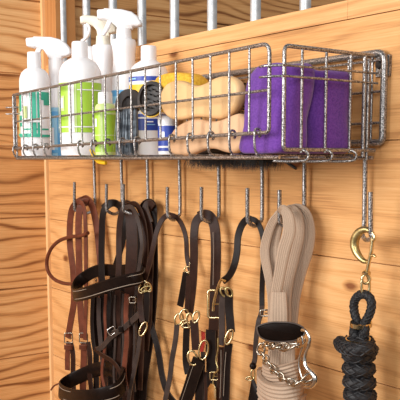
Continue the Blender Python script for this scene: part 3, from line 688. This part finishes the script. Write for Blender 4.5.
# 8 beige cotton lead with chain
T = thing('lead_line', P(283, 224, -.03), 'beige ribbed cotton lead bundled with a steel chain and clip on the seventh hook', 'lead')
def webbing(pts, wpx, y, name='webbing', n=NRM, t=.006):
    q_ = PX(pts, y); s = mpp(q_[len(q_)//2]); ww = [w*s for w in wpx] if isinstance(wpx, (list, tuple)) else [wpx*s]*len(q_)
    pc = catmull(q_, 5); m = len(pc)
    def W(i):
        f = i/(m-1)*(len(ww)-1); k = min(int(f), len(ww)-2); return ww[k]+(ww[k+1]-ww[k])*(f-k)
    ribs = 6
    def sec(i, N_):
        w = W(i)/2; out = []
        for k in range(ribs*2+1):
            x = -1+2*k/(ribs*2); out.append((x*w, -(t/2)*(.45 if k % 2 else 1.)*(1 if abs(x) < .99 else .4)))
        for k in range(ribs*2, -1, -1):
            x = -1+2*k/(ribs*2); out.append((x*w, (t/2)*(.75 if k % 2 else 1.)*(1 if abs(x) < .99 else .4)))
        return out
    b = MB(); b.ang = .3; b.sweep(pc, sec, False, 0, n); return b.obj(name, M_['beige'], T)
webbing([(281,216,-.05),(278,216,-.05),(272,224,-.05),(266,242,-.05),(265,256,-.052),(269,278,-.054),(272,300,-.052),(272,325,-.05)], [6,8,9,10,10,9,9,9], -.05)
webbing([(281,214,-.046),(279,215,-.044),(276,226,-.042),(272,244,-.04),(272,262,-.042),(275,284,-.044),(278,305,-.044),(279,328,-.044)], [6,10,14,16,15,12,10,9], -.045)
webbing([(280,212,-.058),(283,209,-.06),(288,217,-.062),(289,232,-.064),(284,250,-.066),(280,272,-.066),(276,296,-.064),(274,326,-.06)], [6,9,12,13,13,12,11,12], -.06)
webbing([(284,213,-.03),(291,210,-.03),(297,217,-.032),(298,235,-.034),(293,258,-.036),(288,280,-.04),(286,300,-.042),(286,328,-.042)], [8,11,12,13,13,12,11,11], -.03)
webbing([(286,213,-.02),(296,209,-.02),(305,214,-.02),(309,230,-.02),(307,250,-.022),(300,274,-.024),(295,298,-.026),(292,328,-.028)], [9,11,12,13,13,12,11,11], -.02)
webbing([(279,292,-.068),(279,310,-.069),(279,328,-.066)], [15,18,19], -.068)
webbing([(275,336,-.05),(275,355,-.052),(272,384,-.052)], [12,15,17], -.05)
webbing([(289,336,-.048),(288,355,-.052),(288,384,-.052)], [12,15,16], -.055)
webbing([(282,336,-.034),(282,360,-.034),(282,392,-.034)], [24,28,28], -.055)
def wrapband(pts, hpx, y0):
    q_ = [P(u, v, y) for u, v, y in pts]; s = mpp(q_[0]); pc = catmull(q_, 5); ribs = 5; w = hpx*s/2
    def sec(i, N_):
        out = []
        for k in range(ribs*2+1):
            x = -1+2*k/(ribs*2); out.append((x*w, -.0035*(.55 if k % 2 else 1)))
        return out+[(a, -b_) for a, b_ in out[::-1]]
    cen = P(282, pts[0][1], -.035)
    b = MB(); b.ang = .3; b.sweep(pc, sec, False, 0, lambda i, n: ((pc[i]-cen)*V((1,1,0))).normalized()); return b.obj('webbing', M_['beige'], T)
wrapband([(266,368,-.03),(264,372,-.055),(272,375,-.078),(284,374,-.08),(296,370,-.068),(298,366,-.04)], 17, 0)
wrapband([(261,376,-.03),(259,384,-.06),(268,392,-.088),(283,395,-.09),(298,392,-.072),(303,388,-.04)], 19, 0)
wrapband([(261,393,-.03),(260,402,-.06),(270,410,-.085),(283,413,-.088),(298,408,-.07),(303,404,-.04)], 20, 0)
# black oval curb pad
cen = P(281, 331.5, -.085); s = mpp(cen); b = MB()
pp = smooth2([(-24,3),(-22,6),(-12,9),(0,9.6),(12,8.6),(21,5),(24,0),(21,-6),(12,-9.6),(0,-10.5),(-12,-9.6),(-21,-5)], 4)
b.prism([(x*s, z*s*.98) for x, z in pp], cen, RT, ZV, FH, .009, bev=.0028); b.obj('curb_pad', L_BK[0], T)
b = MB(); b.tube([cen+RT*x*s+ZV*z*s-FH*.0005 for x, z in pp], .0012, 6, closed=True); b.obj('pad_rim', L_GR[1], T)
# chain: oval links along a path
def chain(path, n, y, L_=7.2):
    q_ = catmull([P(u, v, yy) for u, v, yy in path], 12); tot = [0]
    for a, c_ in zip(q_, q_[1:]): tot.append(tot[-1]+(c_-a).length)
    ch = bpy.data.objects.new('chain', None); C.objects.link(ch); ch.location = q_[0]; ch.parent = T; ch.matrix_parent_inverse = T.matrix_basis.inverted()
    def at(d):
        for i in range(len(tot)-1):
            if tot[i+1] >= d: return q_[i]+(q_[i+1]-q_[i])*((d-tot[i])/(tot[i+1]-tot[i]+1e-9))
        return q_[-1]
    for k in range(n):
        c_ = at(tot[-1]*(k+.5)/n); a = at(tot[-1]*k/n); e = at(tot[-1]*(k+1)/n); t_ = (e-a).normalized()
        side_ = t_.cross(FH).normalized(); dep = t_.cross(side_).normalized()
        w = side_*math.cos(.35+(k % 2)*1.0)+dep*math.sin(.35+(k % 2)*1.0)
        hl = tot[-1]/n*.72; hw = .0058; pts = []
        for j in range(16):
            an = 2*math.pi*j/16; tw = .5*math.sin(an); pts.append(c_+t_*math.cos(an)*hl+w*math.sin(an)*hw+w.cross(t_)*math.sin(2*an)*.0015)
        b = MB(); b.tube(pts, .0017, 8, closed=True); o = b.obj('link', M_['steel'], None)
        o.parent = ch; o.matrix_parent_inverse = (T.matrix_basis @ T.matrix_basis.inverted() @ ch.matrix_basis).inverted()
chain([(303,340,-.07),(296,345,-.088),(284,347,-.092),(273,346,-.09),(264,344,-.08)], 6, 0)
chain([(262,345,-.075),(261,352,-.078),(266,360,-.085),(272,368,-.09),(280,376,-.096),(290,382,-.098),(300,382,-.092),(311,376,-.08)], 11, 0)
# chrome clip
b = MB(); cp = PX([(302,330),(306,331),(309.5,337),(309,345),(305.5,354),(305,362),(308,369),(314,375),(315,381),(311,386),(305,386)], -.078)
b.tube(cp, lambda f: .0026+.0018*max(0, math.sin((f-.35)*4.2)), 12, sm=5); b.obj('clip', M_['chrome'], T)
b = MB(); cp = PX([(302,336),(303,345),(300,355),(299,366),(302,378)], -.074); b.tube(cp, .0018, 10, sm=4); b.obj('clip_bar', M_['chrome'], T)

# 9 black rope with brass snap
T = thing('lead_rope', P(366, 240, -.05), 'black braided lead rope coiled below a brass bolt snap on the rightmost hook', 'rope')
b = MB(); pts = PX([(371,232),(366,229.5),(360,231.5),(355.5,238),(354.5,246),(357.5,254),(363,260.5),(368,262)], -.05)
b.tube(pts, lambda f: .0028+.0035*math.sin(min(1, f*1.05)*math.pi), 14, sm=5); sn = b.obj('snap', M_['brass_dull'], T)
b = MB(); b.tube(PX([(372.5,235),(371.5,250),(369,262),(367,273)], -.05), .0026, 10, sm=3); b.tube(PX([(370,231),(373,233),(374.5,239),(372.5,241)], -.05), .0022, 8, sm=3)
b.obj('bolt', M_['brass'], sn)
b = MB(); b.tube(PX([(371,256),(374,255),(375.5,257)], -.056), .002, 10); b.obj('thumb_knob', M_['brass'], sn)
b = MB(); b.lathe([(0,-.003),(.0055,-.002),(.006,.001),(.004,.003),(0,.004)], P(366.5, 273, -.05), 14); b.obj('swivel', M_['brass'], sn)
ring(T, 365.5, 286, 4, 12.5, -.05, .0022, 'brass', 'swivel_ring', tilt=.05); ring(T, 366, 279, 4, 4.5, -.05, .002, 'brass', 'swivel_ring')
def braid(b, pts, R_, sm=6, strands=12, closed=False):
    """round braided rope: a core plus flat strands winding both ways"""
    pc = catmull([V(p) for p in pts], sm, closed); d = [0]
    for a, c_ in zip(pc, pc[1:]): d.append(d[-1]+(c_-a).length)
    step = R_*.3; n = max(4, int(d[-1]/step)); out = []; j = 0
    for k in range(n+1):
        x = d[-1]*k/n
        while j < len(d)-2 and d[j+1] < x: j += 1
        out.append(pc[j]+(pc[j+1]-pc[j])*((x-d[j])/(d[j+1]-d[j]+1e-9)))
    b.tube(out, lambda f: R_*.88*(1 if .002 < f < .998 else .7), 14)
    fr = []; last = None
    for i, p in enumerate(out):
        t_ = (out[min(n, i+1)]-out[max(0, i-1)]).normalized()
        w = t_.orthogonal() if last is None else last-t_*last.dot(t_)
        w.normalize(); last = w; fr.append((p, w, t_.cross(w)))
    for s_ in range(strands):
        sg = 1 if s_ % 2 else -1; pts_ = []
        for i, (p, w, w2) in enumerate(fr):
            a = sg*i*.3+2*math.pi*(s_//2)/(strands/2); rr = R_*(.92+.06*math.sin(a*strands/2+sg))
            pts_.append(p+w*math.cos(a)*rr+w2*math.sin(a)*rr)
        b.tube(pts_, R_*.13, 5)
    return b
sr = mpp(P(358, 340, -.05))
b = MB(); braid(b, PX([(359,334),(357,322),(354,310),(355,300),(361,294.5),(368,296),(371.5,303),(370,313),(365,323),(362,334)], -.05), 4.4*sr); b.obj('rope_eye', CORD, T)
b = MB(); braid(b, PX([(357,324),(354,331),(356,338),(360,344)], -.056), 5*sr); braid(b, PX([(364,324),(365,331),(363,338),(360,344)], -.054), 4.6*sr); b.obj('rope_neck', CORD, T)
def crimp(u, v, hw, hh, y):
    c = P(u, v, y); b = MB(); s = mpp(c)
    pts = [c+RT*math.cos(a)*hw*s+FH*math.sin(a)*hw*s*.8+ZV*(math.sin(a+.3)*hh*s*.35) for a in [2*math.pi*k/24 for k in range(24)]]
    b.ribbon(pts, hh*s, .0016, tuple(-FH), True, 1)
    me = MB(); me.sweep(pts, lambda i, n: [(-hh*s/2,-.0008),(hh*s/2,-.0008),(hh*s/2,.0008),(-hh*s/2,.0008)], True, 0, lambda i, n: (pts[i]-c).normalized())
    return me.obj('crimp', M_['brass'], T)
crimp(361, 324, 10.5, 4.5, -.053); crimp(358, 340.5, 12, 4.5, -.062)
# coil: stacked turns
b = MB(); pts = []
for k in range(0, 7*24+1):
    a = 2*math.pi*k/24; kt = k//24; fb = max(0, (k % 24)-12)/12; f = kt+fb*fb*(3-2*fb); c = P(358+f*.5, 346+f*13.3-4, -.052)
    pts.append(c-RT*math.cos(a)*10.2*sr-FH*math.sin(a)*9*sr)
braid(b, pts, 6.9*sr, 1); b.obj('coil', CORD, T)
b = MB(); braid(b, [P(343, 343, -.05), P(340, 343, -.068), P(345, 348, -.085), P(356, 350, -.088), P(368, 348, -.075), P(372, 350, -.055)], 6.6*sr, 5); b.obj('rope_end', CORD, T)
b = MB(); braid(b, [P(357, 345, -.053), P(358, 380, -.053), P(360, 440, -.053)], 7*sr, 4); b.obj('rope_core', CORD, T)

# ---------------------------------------------------------------- light, world, camera
def area(loc, tgt, size, e, col=(1,1,1), sy=None):
    l = bpy.data.lights.new('area', 'AREA'); l.energy = e; l.color = col; l.shape = 'RECTANGLE'; l.size = size; l.size_y = sy or size
    o = bpy.data.objects.new('key_fill_light', l); C.objects.link(o); o.location = loc
    o.rotation_euler = (V(tgt)-V(loc)).to_track_quat('-Z', 'Y').to_euler(); return o
area((-1.25, -2.2, Z0+.42), (-1.2, 0, Z0+.02), 1.2, 54, (1, .985, .96))  # soft key lamp added out of view, lights the rack from the front
area((1.2, -1.9, Z0+.9), (-1.3, 0, Z0), 1.0, 36, (1, .98, .96))  # fill lamp added on the right to brighten the left wall boards
w = bpy.data.worlds.new('World'); bpy.context.scene.world = w; w.use_nodes = True
w.node_tree.nodes['Background'].inputs['Color'].default_value = (1, .985, .96, 1)
w.node_tree.nodes['Background'].inputs['Strength'].default_value = .42
cam = bpy.data.cameras.new('Camera'); co = bpy.data.objects.new('Camera', cam); C.objects.link(co)
co.location = CAM; co.rotation_euler = FW.to_track_quat('-Z', 'Y').to_euler()
cam.sensor_width = 36; cam.lens = 36*FP/400; cam.shift_x = -(CX-200)/400; cam.shift_y = (CY-200)/400
cam.clip_start = .02
sc = bpy.context.scene; sc.camera = co
sc.view_settings.view_transform = 'Standard'; sc.view_settings.look = 'None'
sc.view_settings.exposure = 0; sc.view_settings.gamma = 1; sc.view_settings.use_curve_mapping = False
